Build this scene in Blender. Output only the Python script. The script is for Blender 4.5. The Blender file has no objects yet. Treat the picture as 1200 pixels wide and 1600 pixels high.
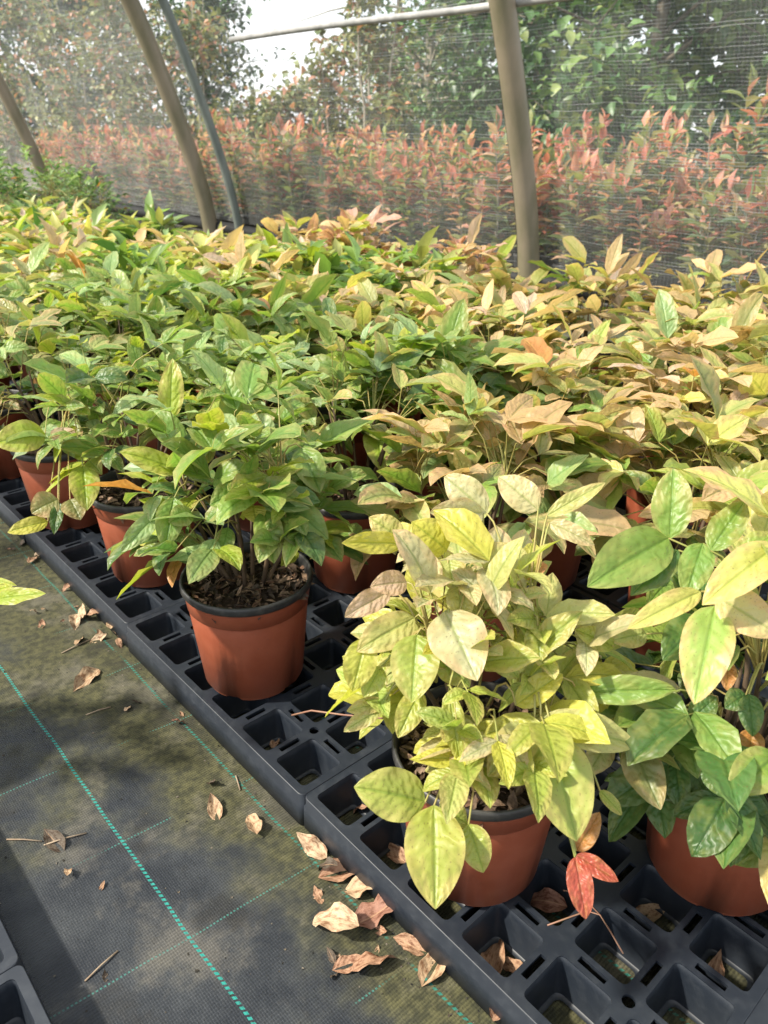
import bpy, bmesh, math, random
from mathutils import Vector, Matrix, Quaternion
R = math.radians
PI = math.pi
scene = bpy.context.scene
COL = scene.collection

# ------------------------------------------------------------------ camera
YAW, PITCH, ROLL = R(42.016), R(26.613), R(0.45)
CAM = Vector((-0.4353, -0.6415, 0.8243))
fwd = Vector((math.sin(YAW)*math.cos(PITCH), math.cos(YAW)*math.cos(PITCH), -math.sin(PITCH)))
rgt = Vector((math.cos(YAW), -math.sin(YAW), 0))
upv = rgt.cross(fwd)
r2 = rgt*math.cos(ROLL) + upv*math.sin(ROLL)
u2 = upv*math.cos(ROLL) - rgt*math.sin(ROLL)
cd = bpy.data.cameras.new('camera')
cd.sensor_width = 36
cd.lens = 27.0
cd.clip_start = 0.02
cd.clip_end = 500
cam = bpy.data.objects.new('camera', cd)
cam.matrix_world = Matrix(((r2.x, u2.x, -fwd.x, CAM.x), (r2.y, u2.y, -fwd.y, CAM.y), (r2.z, u2.z, -fwd.z, CAM.z), (0, 0, 0, 1)))
cd.dof.use_dof = True
cd.dof.focus_distance = 1.0
cd.dof.aperture_fstop = 9.0
COL.objects.link(cam)
scene.camera = cam

# ------------------------------------------------------------------ light
SUN_EL = R(44)
hd = Vector((-rgt.x, -rgt.y, 0))*1.0 + Vector((math.sin(YAW), math.cos(YAW), 0))*(-0.20)
hd.normalize()
SUN = Vector((hd.x*math.cos(SUN_EL), hd.y*math.cos(SUN_EL), math.sin(SUN_EL)))
w = bpy.data.worlds.new('World')
scene.world = w
w.use_nodes = True
nt = w.node_tree
sky = nt.nodes.new('ShaderNodeTexSky')
sky.sky_type = 'NISHITA'
sky.sun_disc = False
sky.sun_elevation = SUN_EL
sky.sun_rotation = math.atan2(SUN.x, SUN.y)
sky.air_density = 1.0
sky.dust_density = 2.0
bg = nt.nodes['Background']
bg.inputs['Strength'].default_value = 0.15
# thin bright cloud over the whole sky
tc = nt.nodes.new('ShaderNodeTexCoord')
cn = nt.nodes.new('ShaderNodeTexNoise')
cn.inputs['Scale'].default_value = 3.5
cn.inputs['Detail'].default_value = 5
nt.links.new(tc.outputs['Generated'], cn.inputs['Vector'])
mr = nt.nodes.new('ShaderNodeMapRange')
mr.inputs[1].default_value = 0.32
mr.inputs[2].default_value = 0.62
mr.inputs[3].default_value = 0.35
mr.inputs[4].default_value = 0.92
nt.links.new(cn.outputs[0], mr.inputs[0])
cm = nt.nodes.new('ShaderNodeMix')
cm.data_type = 'RGBA'
nt.links.new(mr.outputs[0], cm.inputs[0])
nt.links.new(sky.outputs[0], cm.inputs[6])
cm.inputs[7].default_value = (5.6, 5.7, 5.8, 1)
nt.links.new(cm.outputs[2], bg.inputs[0])
sl = bpy.data.lights.new('sun', 'SUN')
sl.energy = 4.2
sl.angle = R(3.0)
sl.color = (1.0, 0.93, 0.80)
so = bpy.data.objects.new('sun', sl)
so.rotation_euler = SUN.to_track_quat('Z', 'Y').to_euler()
so.location = (-4, 3, 6)
COL.objects.link(so)
vs = scene.view_settings
vs.view_transform = 'Standard'
vs.look = 'None'
vs.gamma = 1.0
vs.use_curve_mapping = False
vs.exposure = 1.0
scene.cycles.transparent_max_bounces = 10
scene.cycles.max_bounces = 5
scene.cycles.diffuse_bounces = 2
scene.cycles.glossy_bounces = 2
scene.cycles.transmission_bounces = 4

# ------------------------------------------------------------------ helpers
def tag(o, label=None, cat=None, group=None, kind=None):
    if label: o['label'] = label
    if cat: o['category'] = cat
    if group: o['group'] = group
    if kind: o['kind'] = kind
    return o

def new_obj(name, mesh, parent=None, loc=None):
    o = bpy.data.objects.new(name, mesh)
    COL.objects.link(o)
    if parent is not None: o.parent = parent
    if loc is not None: o.location = loc
    return o

def empty(name, loc, label, cat, group=None, rz=0.0):
    o = bpy.data.objects.new(name, None)
    o.empty_display_size = 0.05
    o.location = loc
    o.rotation_euler = (0, 0, rz)
    COL.objects.link(o)
    return tag(o, label, cat, group)

class MB:
    """collects faces (with uv and colour) into one mesh"""
    def __init__(s):
        s.v, s.f, s.c = [], [], []
    def quad_strip(s, rings, closed=True, col=None, capa=False, capb=False):
        n = len(rings[0]); b = len(s.v)
        for r in rings: s.v.extend([tuple(p) for p in r])
        m = n if closed else n-1
        for i in range(len(rings)-1):
            for k in range(m):
                a0 = b+i*n+k; a1 = b+i*n+(k+1) % n
                s.f.append((a0, a1, a1+n, a0+n)); s.c.append(col)
        if capa: s.f.append(tuple(b+k for k in reversed(range(n)))); s.c.append(col)
        if capb: s.f.append(tuple(b+(len(rings)-1)*n+k for k in range(n))); s.c.append(col)
    def tube(s, pts, rad, n=6, col=None, cap=True):
        pts = [Vector(p) for p in pts]
        rings = []
        for i, p in enumerate(pts):
            t = (pts[min(i+1, len(pts)-1)]-pts[max(i-1, 0)])
            if t.length < 1e-9: t = Vector((0, 0, 1))
            t.normalize()
            a = t.cross(Vector((0.31, 0.17, 0.93)))
            if a.length < 1e-3: a = t.cross(Vector((1, 0, 0)))
            a.normalize(); bb = t.cross(a)
            rr = rad[i] if isinstance(rad, (list, tuple)) else rad
            rings.append([p+a*(rr*math.cos(2*PI*k/n))+bb*(rr*math.sin(2*PI*k/n)) for k in range(n)])
        s.quad_strip(rings, True, col, cap, cap)
    def leaf4(s, base, d, nrm, L, W, col, bend=0.15):
        """six-vertex folded leaf, four faces"""
        d = d.normalized()
        x = d.cross(nrm)
        if x.length < 1e-4: x = d.cross(Vector((1, 0.2, 0)))
        x.normalize(); n = x.cross(d)
        b = len(s.v)
        m1 = base+d*(L*.38)+n*(L*bend*.25); m2 = base+d*(L*.7)
        up = n*(W*.16)
        s.v.extend([tuple(base), tuple(m1), tuple(base+d*L-n*(L*bend)), tuple(m1+x*(W*.5)+up), tuple(m2+x*(W*.36)+up-n*(L*bend*.2)), tuple(m1-x*(W*.5)+up), tuple(m2-x*(W*.36)+up-n*(L*bend*.2))])
        s.f.extend([(b, b+3, b+4, b+1), (b+1, b+4, b+2), (b, b+1, b+6, b+5), (b+1, b+2, b+6)])
        s.c.extend([col]*4)
    def mesh(s, name, mat, smooth=True):
        me = bpy.data.meshes.new(name)
        me.from_pydata(s.v, [], s.f)
        if any(c is not None for c in s.c):
            ca = me.color_attributes.new('tint', 'FLOAT_COLOR', 'CORNER')
            buf = []
            for f, c in zip(s.f, s.c):
                c = c or (1, 1, 1, 0)
                buf.extend(list(c)*len(f))
            ca.data.foreach_set('color', buf)
        if smooth: me.polygons.foreach_set('use_smooth', [True]*len(me.polygons))
        if mat: me.materials.append(mat)
        me.update()
        return me

# ------------------------------------------------------------------ node expressions
class X:
    def __init__(s, t, v): s.t, s.v = t, v
    def put(s, sock):
        if isinstance(s.v, (int, float)): sock.default_value = s.v
        else: s.t.links.new(s.v, sock)
    def op(s, o, *a):
        n = s.t.nodes.new('ShaderNodeMath'); n.operation = o
        for k, q in enumerate((s,)+a):
            if not isinstance(q, X): q = X(s.t, q)
            q.put(n.inputs[k])
        return X(s.t, n.outputs[0])
    def __add__(s, o): return s.op('ADD', o)
    def __sub__(s, o): return s.op('SUBTRACT', o)
    def __mul__(s, o): return s.op('MULTIPLY', o)
    def __truediv__(s, o): return s.op('DIVIDE', o)
    def abs(s): return s.op('ABSOLUTE')
    def sin(s): return s.op('SINE')
    def lt(s, o): return s.op('LESS_THAN', o)
    def gt(s, o): return s.op('GREATER_THAN', o)
    def max(s, o): return s.op('MAXIMUM', o)
    def min(s, o): return s.op('MINIMUM', o)
    def ss(s, a, b, o0=0.0, o1=1.0):
        n = s.t.nodes.new('ShaderNodeMapRange'); n.interpolation_type = 'SMOOTHSTEP'
        s.put(n.inputs[0])
        for k, q in enumerate((a, b, o0, o1)): n.inputs[1+k].default_value = q
        return X(s.t, n.outputs[0])

class Mat:
    def __init__(s, name):
        s.m = bpy.data.materials.new(name); s.m.use_nodes = True
        s.t = s.m.node_tree; s.t.nodes.clear()
        s.out = s.t.nodes.new('ShaderNodeOutputMaterial')
    def n(s, ty, **kw):
        q = s.t.nodes.new(ty)
        for k, v in kw.items(): setattr(q, k, v)
        return q
    def coord(s, which='Object'):
        return s.n('ShaderNodeTexCoord').outputs[which]
    def sep(s, sock):
        q = s.n('ShaderNodeSeparateXYZ'); s.t.links.new(sock, q.inputs[0])
        return [X(s.t, q.outputs[k]) for k in range(3)]
    def shifted(s, sock, w, scale=(1, 1, 1)):
        q = s.n('ShaderNodeMapping'); s.t.links.new(sock, q.inputs[0]); q.inputs['Scale'].default_value = scale
        c = s.n('ShaderNodeCombineXYZ'); w.put(c.inputs[0]); w.put(c.inputs[1])
        s.t.links.new(c.outputs[0], q.inputs['Location'])
        return q.outputs[0]
    def noise(s, sock, scale, detail=3.0, rough=0.55, dim='3D'):
        q = s.n('ShaderNodeTexNoise', noise_dimensions=dim)
        if sock is not None: s.t.links.new(sock, q.inputs['Vector'])
        q.inputs['Scale'].default_value = scale; q.inputs['Detail'].default_value = detail; q.inputs['Roughness'].default_value = rough
        return X(s.t, q.outputs[0])
    def mapping(s, sock, scale):
        q = s.n('ShaderNodeMapping'); s.t.links.new(sock, q.inputs[0]); q.inputs['Scale'].default_value = scale
        return q.outputs[0]
    def mix(s, fac, a, b, mode='MIX'):
        q = s.n('ShaderNodeMix', data_type='RGBA', blend_type=mode)
        if isinstance(fac, X): fac.put(q.inputs[0])
        else: q.inputs[0].default_value = fac
        for k, c in ((6, a), (7, b)):
            if isinstance(c, tuple): q.inputs[k].default_value = (*c[:3], 1)
            else: s.t.links.new(c, q.inputs[k])
        return q.outputs[2]
    def bump(s, h, strength, dist):
        q = s.n('ShaderNodeBump'); q.inputs['Strength'].default_value = strength; q.inputs['Distance'].default_value = dist
        h.put(q.inputs['Height'])
        return q.outputs[0]
    def bsdf(s, col, rough=0.5, spec=0.5, normal=None, **kw):
        q = s.n('ShaderNodeBsdfPrincipled')
        if isinstance(col, tuple): q.inputs['Base Color'].default_value = (*col[:3], 1)
        else: s.t.links.new(col, q.inputs['Base Color'])
        if isinstance(rough, X): rough.put(q.inputs['Roughness'])
        else: q.inputs['Roughness'].default_value = rough
        q.inputs['Specular IOR Level'].default_value = spec
        if normal: s.t.links.new(normal, q.inputs['Normal'])
        for k, v in kw.items(): q.inputs[k].default_value = v
        return q.outputs[0]
    def done(s, sh):
        s.t.links.new(sh, s.out.inputs['Surface']); return s.m

def leaf_material(name, per_object, rough=0.42, spec=0.6, transl=0.47, flat=False):
    M = Mat(name)
    if per_object:
        oi = M.n('ShaderNodeObjectInfo')
        base, amt, rnd = oi.outputs['Color'], X(M.t, oi.outputs['Alpha']), X(M.t, oi.outputs['Random'])
        uv = M.sep(M.coord('UV'))
        a = (uv[0]-0.5).abs()*2.0
        v = uv[1]
        nz = M.noise(M.shifted(M.coord('UV'), rnd*37.0), 3.2, 2, 0.6, '2D')
        pucker = M.noise(M.shifted(M.coord('UV'), rnd*19.0, (1.2, 2.2, 1)), 3.0, 1, 0.45, '2D')
        margin = (a*0.55+v*0.35+nz*0.7).ss(0.62, 1.12)*amt
        warm = M.mix(nz.ss(0.35, 0.65), (0.78, 0.56, 0.22), (0.72, 0.36, 0.24))
        col = M.mix(margin, base, warm)
        col = M.mix(nz.ss(0.45, 0.75)*0.35, col, M.mix(0.5, base, (0.62, 0.60, 0.12)))
        col = M.mix(pucker.ss(0.35, 0.7)*0.25, col, M.mix(1.0, base, (0.70, 0.78, 0.6), 'MULTIPLY'))
        rib = a.ss(0.02, 0.10, 1.0, 0.0)
        col = M.mix(rib*0.55, col, M.mix(1.0, base, (0.45, 0.62, 0.30), 'MULTIPLY'))
        lat = ((v*7.0-a*1.7+pucker*1.2)*(2*PI)).sin()
        vein = lat.ss(0.86, 1.0)*a.ss(0.95, 0.5)
        col = M.mix(vein*0.10, col, M.mix(1.0, base, (0.6, 0.75, 0.45), 'MULTIPLY'))
        h = lat.ss(-1.0, 1.0, 1.0, 0.0)*0.16+pucker*1.2+a.ss(0.0, 0.14)*0.5
        spots = M.noise(M.shifted(M.coord('UV'), rnd*11.0), 30.0, 0, 0.5, '2D').ss(0.78, 0.84)
        col = M.mix(spots*0.5, col, (0.16, 0.09, 0.04))
        nrm = M.bump(h, 0.42, 0.006)
        ro = nz*0.25+(rough-0.1)
    else:
        at = M.n('ShaderNodeVertexColor', layer_name='tint')
        base = at.outputs['Color']
        nz = M.noise(M.coord('Object'), 40.0, 2)
        col = M.mix(nz.ss(0.3, 0.7)*0.3, base, M.mix(1.0, base, (0.6, 0.7, 0.5), 'MULTIPLY'))
        nrm = M.bump(nz, 0.3, 0.003); ro = rough
    sh = M.bsdf(col, ro, spec, nrm)
    if transl > 0:
        tr = M.n('ShaderNodeBsdfTranslucent')
        M.t.links.new(M.mix(1.0, col, (1.0, 1.0, 0.62), 'MULTIPLY'), tr.inputs['Color'])
        M.t.links.new(nrm, tr.inputs['Normal'])
        ms = M.n('ShaderNodeMixShader'); ms.inputs[0].default_value = transl
        M.t.links.new(sh, ms.inputs[1]); M.t.links.new(tr.outputs[0], ms.inputs[2])
        sh = ms.outputs[0]
    return M.done(sh)

LEAF = leaf_material('leaf_living', True)
LEAF_FAR = leaf_material('leaf_far', False, 0.42, 0.55, 0.44)
LEAF_TREE = leaf_material('leaf_tree', False, 0.42, 0.5, 0.30)

def m_simple(name, c0, c1, scale, rough, spec=0.4, bump=0.0, bd=0.002, stretch=(1, 1, 1), detail=4):
    M = Mat(name)
    nz = M.noise(M.mapping(M.coord('Object'), stretch), scale, detail, 0.6)
    col = M.mix(nz.ss(0.3, 0.7), c0, c1)
    nrm = M.bump(nz, bump, bd) if bump else None
    return M.done(M.bsdf(col, rough, spec, nrm))

def m_dead():
    M = Mat('leaf_dead')
    oi = M.n('ShaderNodeObjectInfo')
    uv = M.sep(M.coord('UV'))
    rnd = X(M.t, oi.outputs['Random'])
    a = (uv[0]-0.5).abs()*2.0
    nz = M.noise(M.shifted(M.coord('UV'), rnd*23.0), 5.0, 4, 0.6, '2D')
    col = M.mix(nz.ss(0.4, 0.72), oi.outputs['Color'], M.mix(1.0, oi.outputs['Color'], (0.42, 0.30, 0.24), 'MULTIPLY'))
    rib = a.ss(0.02, 0.09, 1.0, 0.0)
    col = M.mix(rib*0.5, col, (0.42, 0.26, 0.15))
    lat = ((uv[1]*7.0-a*1.7)*(2*PI)).sin()
    nrm = M.bump(lat*0.06+nz, 0.6, 0.003)
    return M.done(M.bsdf(col, 0.62, 0.3, nrm))
DEAD = m_dead()

def m_plastic(name, col, dust, rough):
    M = Mat(name)
    co = M.coord('Object')
    nz = M.noise(co, 55.0, 4, 0.65)
    big = M.noise(co, 9.0, 3, 0.5)
    speck = M.noise(co, 420.0, 1).ss(0.68, 0.76)
    c = M.mix(nz.ss(0.45, 0.8)*0.45, col, dust)
    c = M.mix(big.ss(0.4, 0.75)*0.3, c, dust)
    c = M.mix(speck*0.3, c, dust)
    return M.done(M.bsdf(c, nz*0.25+(rough-0.1), 0.5, M.bump(nz, 0.12, 0.001)))
TRAY = m_plastic('tray_plastic', (0.010, 0.014, 0.021), (0.036, 0.042, 0.050), 0.46)
RIM = m_plastic('pot_rim_plastic', (0.022, 0.022, 0.022), (0.10, 0.095, 0.085), 0.45)

def m_terracotta():
    M = Mat('pot_terracotta_plastic')
    co = M.coord('Object')
    z = M.sep(co)[2]
    nz = M.noise(co, 26.0, 5, 0.65)
    scr = M.noise(M.mapping(co, (60, 60, 9)), 4.0, 3, 0.7)
    speck = M.noise(co, 300.0, 1).ss(0.70, 0.75)
    c = M.mix(nz.ss(0.3, 0.7), (0.235, 0.057, 0.026), (0.275, 0.074, 0.036))
    c = M.mix(scr.ss(0.62, 0.85)*0.35, c, (0.46, 0.20, 0.12))
    dirt = (z*(-9.0)+nz*1.2).ss(0.15, 0.75)
    c = M.mix(dirt*0.35, c, (0.13, 0.065, 0.04))
    c = M.mix(speck*0.5, c, (0.14, 0.07, 0.045))
    return M.done(M.bsdf(c, nz*0.2+0.34, 0.45, M.bump(nz+scr*0.4, 0.12, 0.001)))
TERRA = m_terracotta()
SOIL = m_simple('soil', (0.018, 0.012, 0.008), (0.060, 0.040, 0.026), 90.0, 0.9, 0.15, 1.0, 0.006)
CHIP = None
def m_chip():
    M = Mat('bark_chips')
    at = M.n('ShaderNodeVertexColor', layer_name='tint')
    nz = M.noise(M.coord('Object'), 160.0, 3)
    c = M.mix(nz.ss(0.3, 0.7), at.outputs['Color'], M.mix(1.0, at.outputs['Color'], (0.4, 0.4, 0.4), 'MULTIPLY'))
    return M.done(M.bsdf(c, 0.8, 0.25, M.bump(nz, 0.5, 0.002)))
CHIP = m_chip()
STEM = m_simple('stem_bark', (0.060, 0.042, 0.028), (0.13, 0.085, 0.05), 60.0, 0.75, 0.25, 0.6, 0.002, (1, 1, .2))
PETIOLE = m_simple('petiole', (0.24, 0.27, 0.07), (0.34, 0.24, 0.08), 14.0, 0.5, 0.4)
REDSTALK = m_simple('red_stalk', (0.20, 0.09, 0.06), (0.26, 0.15, 0.09), 30.0, 0.5, 0.4)
POLE = m_simple('hoop_weathered_steel', (0.165, 0.150, 0.090), (0.275, 0.225, 0.16), 6.0, 0.42, 0.5, 0.15, 0.002, (1, 1, .35), 6)
POLE2 = m_simple('brace_grey_green', (0.115, 0.135, 0.120), (0.19, 0.21, 0.185), 9.0, 0.45, 0.5, 0.15, 0.002, (1, 1, .35), 6)
GALV = m_simple('galvanised_rail', (0.24, 0.24, 0.23), (0.38, 0.37, 0.35), 12.0, 0.35, 0.6, 0.1, 0.001)
BLACKPIPE = m_simple('black_pipe', (0.006, 0.0065, 0.0065), (0.016, 0.016, 0.015), 18.0, 0.6, 0.25, 0.1, 0.002)
BARK = m_simple('tree_bark', (0.07, 0.055, 0.04), (0.20, 0.17, 0.13), 16.0, 0.85, 0.2, 0.9, 0.02, (1, 1, .25))
PALEBARK = m_simple('pale_bark', (0.24, 0.21, 0.16), (0.42, 0.38, 0.30), 22.0, 0.8, 0.2, 0.6, 0.008, (1, 1, .25))
DARKPOT = m_simple('black_pot', (0.02, 0.02, 0.022), (0.06, 0.06, 0.06), 30.0, 0.5, 0.4)

def m_ground():
    M = Mat('woven_ground_cloth')
    co = M.coord('Object')
    x, y, z = M.sep(co)
    big = M.noise(co, 3.1, 4, 0.6, '2D')
    mid = M.noise(co, 11.0, 4, 0.6, '2D')
    sml = M.noise(co, 70.0, 3, 0.6, '2D')
    grit = M.noise(co, 330.0, 2, 0.6, '2D')
    c = M.mix(mid.ss(0.3, 0.7), (0.016, 0.020, 0.026), (0.038, 0.043, 0.048))
    # algae and moss creeping from the tray side and up the aisle
    edge = x.ss(-0.20, 0.0)*0.34+y.ss(0.0, 0.55)*0.30
    moss = (big*0.65+mid*0.45+edge).ss(0.62, 0.92)
    c = M.mix(moss*0.85, c, M.mix(sml.ss(0.3, 0.7), (0.036, 0.036, 0.013), (0.095, 0.090, 0.034)))
    dust = (M.noise(co, 6.3, 5, 0.62, '2D')+sml*0.15).ss(0.60, 0.80)
    c = M.mix(dust*0.5, c, (0.145, 0.133, 0.108))
    dark = M.noise(co, 8.7, 4, 0.65, '2D').ss(0.56, 0.72)
    c = M.mix(dark*0.65, c, (0.016, 0.016, 0.015))
    c = M.mix(grit.ss(0.63, 0.73)*0.55, c, (0.014, 0.013, 0.011))
    # weave: weft ribs across the aisle, warp along it
    ribs = (y*(2*PI/0.0042)+x*30.0).sin()
    warp = (x*(2*PI/0.0030)).sin()
    c = M.mix((ribs*0.5+0.5)*0.38, c, M.mix(1.0, c, (0.35, 0.37, 0.40), 'MULTIPLY'))
    c = M.mix((warp*0.5+0.5)*0.06, c, M.mix(1.0, c, (0.4, 0.4, 0.4), 'MULTIPLY'))
    # printed teal guide threads, a square grid of 18 cm; every other thread bold
    wob = (M.noise(co, 7.0, 1, 0.55, '2D')-0.5)*0.006
    xs = x+wob
    dash = (y*(2*PI/0.0075)+x*500.0).sin().gt(-0.25)
    l1 = (xs+0.204).abs().lt(0.0021)*dash
    fade = mid.ss(0.36, 0.58)
    l2 = ((xs+0.027).abs().lt(0.0019)*dash).max((xs-0.152).abs().lt(0.0019)*dash).max((xs+0.381).abs().lt(0.0019)*dash)*fade
    yy = ((y+x*0.10+wob+0.060)/0.185)
    yf = (yy-yy.op('ROUND')).abs()*0.185
    l3 = yf.lt(0.0012)*(x*(2*PI/0.0046)).sin().gt(-0.1)*M.noise(co, 9.0, 2, 0.55, '2D').ss(0.46, 0.56)
    c = M.mix(l1*sml.ss(0.25, 0.5, 0.6, 1.0), c, (0.018, 0.215, 0.18))
    c = M.mix(l2*0.8, c, (0.015, 0.16, 0.125))
    c = M.mix(l3*0.55, c, (0.05, 0.21, 0.175))
    h = ribs*0.25+warp*0.06+sml*0.9+moss*0.8+grit*0.35
    return M.done(M.bsdf(c, moss.ss(0, 1, 0.55, 0.85), 0.35, M.bump(h, 0.45, 0.0025)))
GROUND = m_ground()

def m_outside():
    M = Mat('outside_ground')
    co = M.coord('Object')
    n1 = M.noise(co, 0.8, 4); n2 = M.noise(co, 14.0, 4)
    c = M.mix(n1.ss(0.35, 0.65), (0.13, 0.125, 0.11), (0.22, 0.20, 0.16))
    c = M.mix(n2.ss(0.45, 0.7)*0.6, c, (0.06, 0.075, 0.03))
    return M.done(M.bsdf(c, 0.9, 0.2, M.bump(n2, 0.8, 0.02)))
OUTSIDE = m_outside()

def m_net():
    M = Mat('shade_net')
    uv = M.coord('UV')
    u, v, _ = M.sep(uv)
    n1 = M.noise(M.mapping(uv, (0.6, 60.0, 1)), 1.0, 2, 0.6, '2D')
    n2 = M.noise(uv, 2.5, 2, 0.6, '2D')
    wob = (M.noise(uv, 5.0, 1, 0.5, '2D')-0.5)*0.02
    hor = ((v+wob)*(2*PI/0.0145)).sin().ss(0.35, 1.0)
    ver = ((u+wob)*(2*PI/0.020)).sin().ss(0.75, 1.0)
    cov = hor*n1.ss(0.35, 0.70, 0.03, 0.30)+ver*0.07+0.085
    cov = cov*n2.ss(0.3, 0.7, 0.8, 1.15)
    cov = cov.min(0.85)
    d = M.n('ShaderNodeBsdfDiffuse'); d.inputs['Color'].default_value = (0.72, 0.74, 0.71, 1)
    tl = M.n('ShaderNodeBsdfTranslucent'); tl.inputs['Color'].default_value = (0.72, 0.74, 0.71, 1)
    m1 = M.n('ShaderNodeMixShader'); m1.inputs[0].default_value = 0.4
    M.t.links.new(d.outputs[0], m1.inputs[1]); M.t.links.new(tl.outputs[0], m1.inputs[2])
    tp = M.n('ShaderNodeBsdfTransparent')
    m2 = M.n('ShaderNodeMixShader'); cov.put(m2.inputs[0])
    M.t.links.new(tp.outputs[0], m2.inputs[1]); M.t.links.new(m1.outputs[0], m2.inputs[2])
    return M.done(m2.outputs[0])
NET = m_net()

# ------------------------------------------------------------------ setting
GZ = -0.055
def sheet(name, x0, x1, y0, y1, z, mat):
    m = MB(); m.v = [(x0, y0, z), (x1, y0, z), (x1, y1, z), (x0, y1, z)]; m.f = [(0, 1, 2, 3)]; m.c = [None]
    return tag(new_obj(name, m.mesh(name, mat, False)), kind='structure')
sheet('ground', -300, 300, -300, 300, GZ-0.006, OUTSIDE)
sheet('ground_cloth', -4.0, 3.24, -4, 14, GZ, GROUND)

# hoop profile of the tunnel (x, z): measured leg, then an arch over to the other side
LEG = [(3.215, -0.10), (3.20, 0.09), (3.165, 0.30), (3.10, 0.55), (3.02, 0.80), (2.93, 1.06), (2.80, 1.42), (2.68, 1.70), (2.50, 2.02), (2.22, 2.36), (1.85, 2.66), (1.40, 2.90), (0.85, 3.05), (0.3, 3.10)]
def smooth(pts, n=2):
    for _ in range(n):
        q = [pts[0]]
        for a, b in zip(pts, pts[1:]):
            q += [(a[0]*.75+b[0]*.25, a[1]*.75+b[1]*.25), (a[0]*.25+b[0]*.75, a[1]*.25+b[1]*.75)]
        pts = q+[pts[-1]]
    return pts
ARCH = LEG+[(0.6-x, z) for x, z in reversed(LEG[:-1])]
def hoop(y, rad, mat, label, pts=ARCH, dx=0.0, group=None):
    o = empty('tunnel_hoop', (3.2+dx, y, GZ), label, 'hoop', group)
    m = MB()
    m.tube([Vector((x-3.2, 0, z-GZ)) for x, z in smooth(pts)], rad, 20)
    new_obj('tube', m.mesh('tube', mat), o)
    s = MB()    # the seam strip that clamps the net along the tube
    s.tube([Vector((x-3.2-rad*.80, rad*.57, z-GZ)) for x, z in smooth(pts[:10])], rad*.07, 6)
    new_obj('seam_strip', s.mesh('seam_strip', BLACKPIPE), o)
    return o
hoop(2.18, 0.062, POLE, 'thick brown steel tunnel hoop rising behind the peach leaved plants', group=None)
hoop(5.71, 0.066, POLE, 'brown steel tunnel hoop beside the thinner grey green brace')
hoop(9.43, 0.066, POLE, 'shaded tunnel hoop behind the dark green shrub')
# thinner brace standing just outside the second hoop
br = empty('tunnel_brace', (3.2, 5.27, GZ), 'thin grey green brace pole beside the brown tunnel hoop', 'pole')
m = MB(); m.tube([Vector((x-3.2+.02, 0, z-GZ)) for x, z in smooth(LEG[:11])], 0.034, 16)
new_obj('tube', m.mesh('tube', POLE2), br)
m = MB(); m.tube([Vector((2.62-3.2, -.03, 1.68-GZ)), Vector((2.60-3.2, .40, 1.74-GZ))], 0.016, 8)
new_obj('clamp_bar', m.mesh('clamp_bar', GALV), br)
# purlin rail
m = MB()
rng = random.Random(5)
m.tube([Vector((2.885, y, 1.355+.006*math.sin(y*2.1))) for y in [-.6+.35*k for k in range(16)]], 0.018, 12)
tag(new_obj('purlin_rail', m.mesh('purlin_rail', GALV)), 'pale galvanised rail running sideways along the net behind the hoops', 'rail')
# base pipe that rolls the net hem
m = MB()
m.tube([Vector((3.26+.012*math.sin(y*1.3), y, 0.03+.010*math.sin(y*.9+1))) for y in [-1.5+.4*k for k in range(36)]], 0.052, 14)
tag(new_obj('hem_pipe', m.mesh('hem_pipe', BLACKPIPE)), 'long black pipe holding down the foot of the net', 'pipe')
# net
def net(y0, y1, off, label):
    m = MB()
    prof = [(x+off, z) for x, z in LEG[1:]]
    s = [0.0]
    for a, b in zip(prof, prof[1:]): s.append(s[-1]+math.hypot(a[0]-b[0], a[1]-b[1]))
    Y = [y0+.15*k for k in range(int((y1-y0)/.15)+1)]
    rg = random.Random(3)
    rings = []
    for y in Y:
        sag = 0.028*(1-math.cos(2*PI*(y-2.18)/3.6))/2
        rings.append([Vector((x-sag*math.sin(min(1, q/1.2)*PI*.5)+.006*math.sin(y*7+q*5), y, z)) for (x, z), q in zip(prof, s)])
    m.quad_strip(rings, False)
    me = m.mesh('net', NET)
    uvl = me.uv_layers.new(name='UVMap')
    n = len(prof)
    for lp in me.loops:
        i, k = divmod(lp.vertex_index, n)
        uvl.data[lp.index].uv = (Y[i], s[k])
    tag(new_obj('shade_net', me), label, 'net')
net(-1.5, 12.8, .085, 'fine see through shade net stretched along the side of the tunnel')
net(5.36, 12.8, .105, 'added net layer imitating a milky lens veil beyond the thin grey green brace')  # extra sheet added to imitate milky lens haze over the far end

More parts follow.
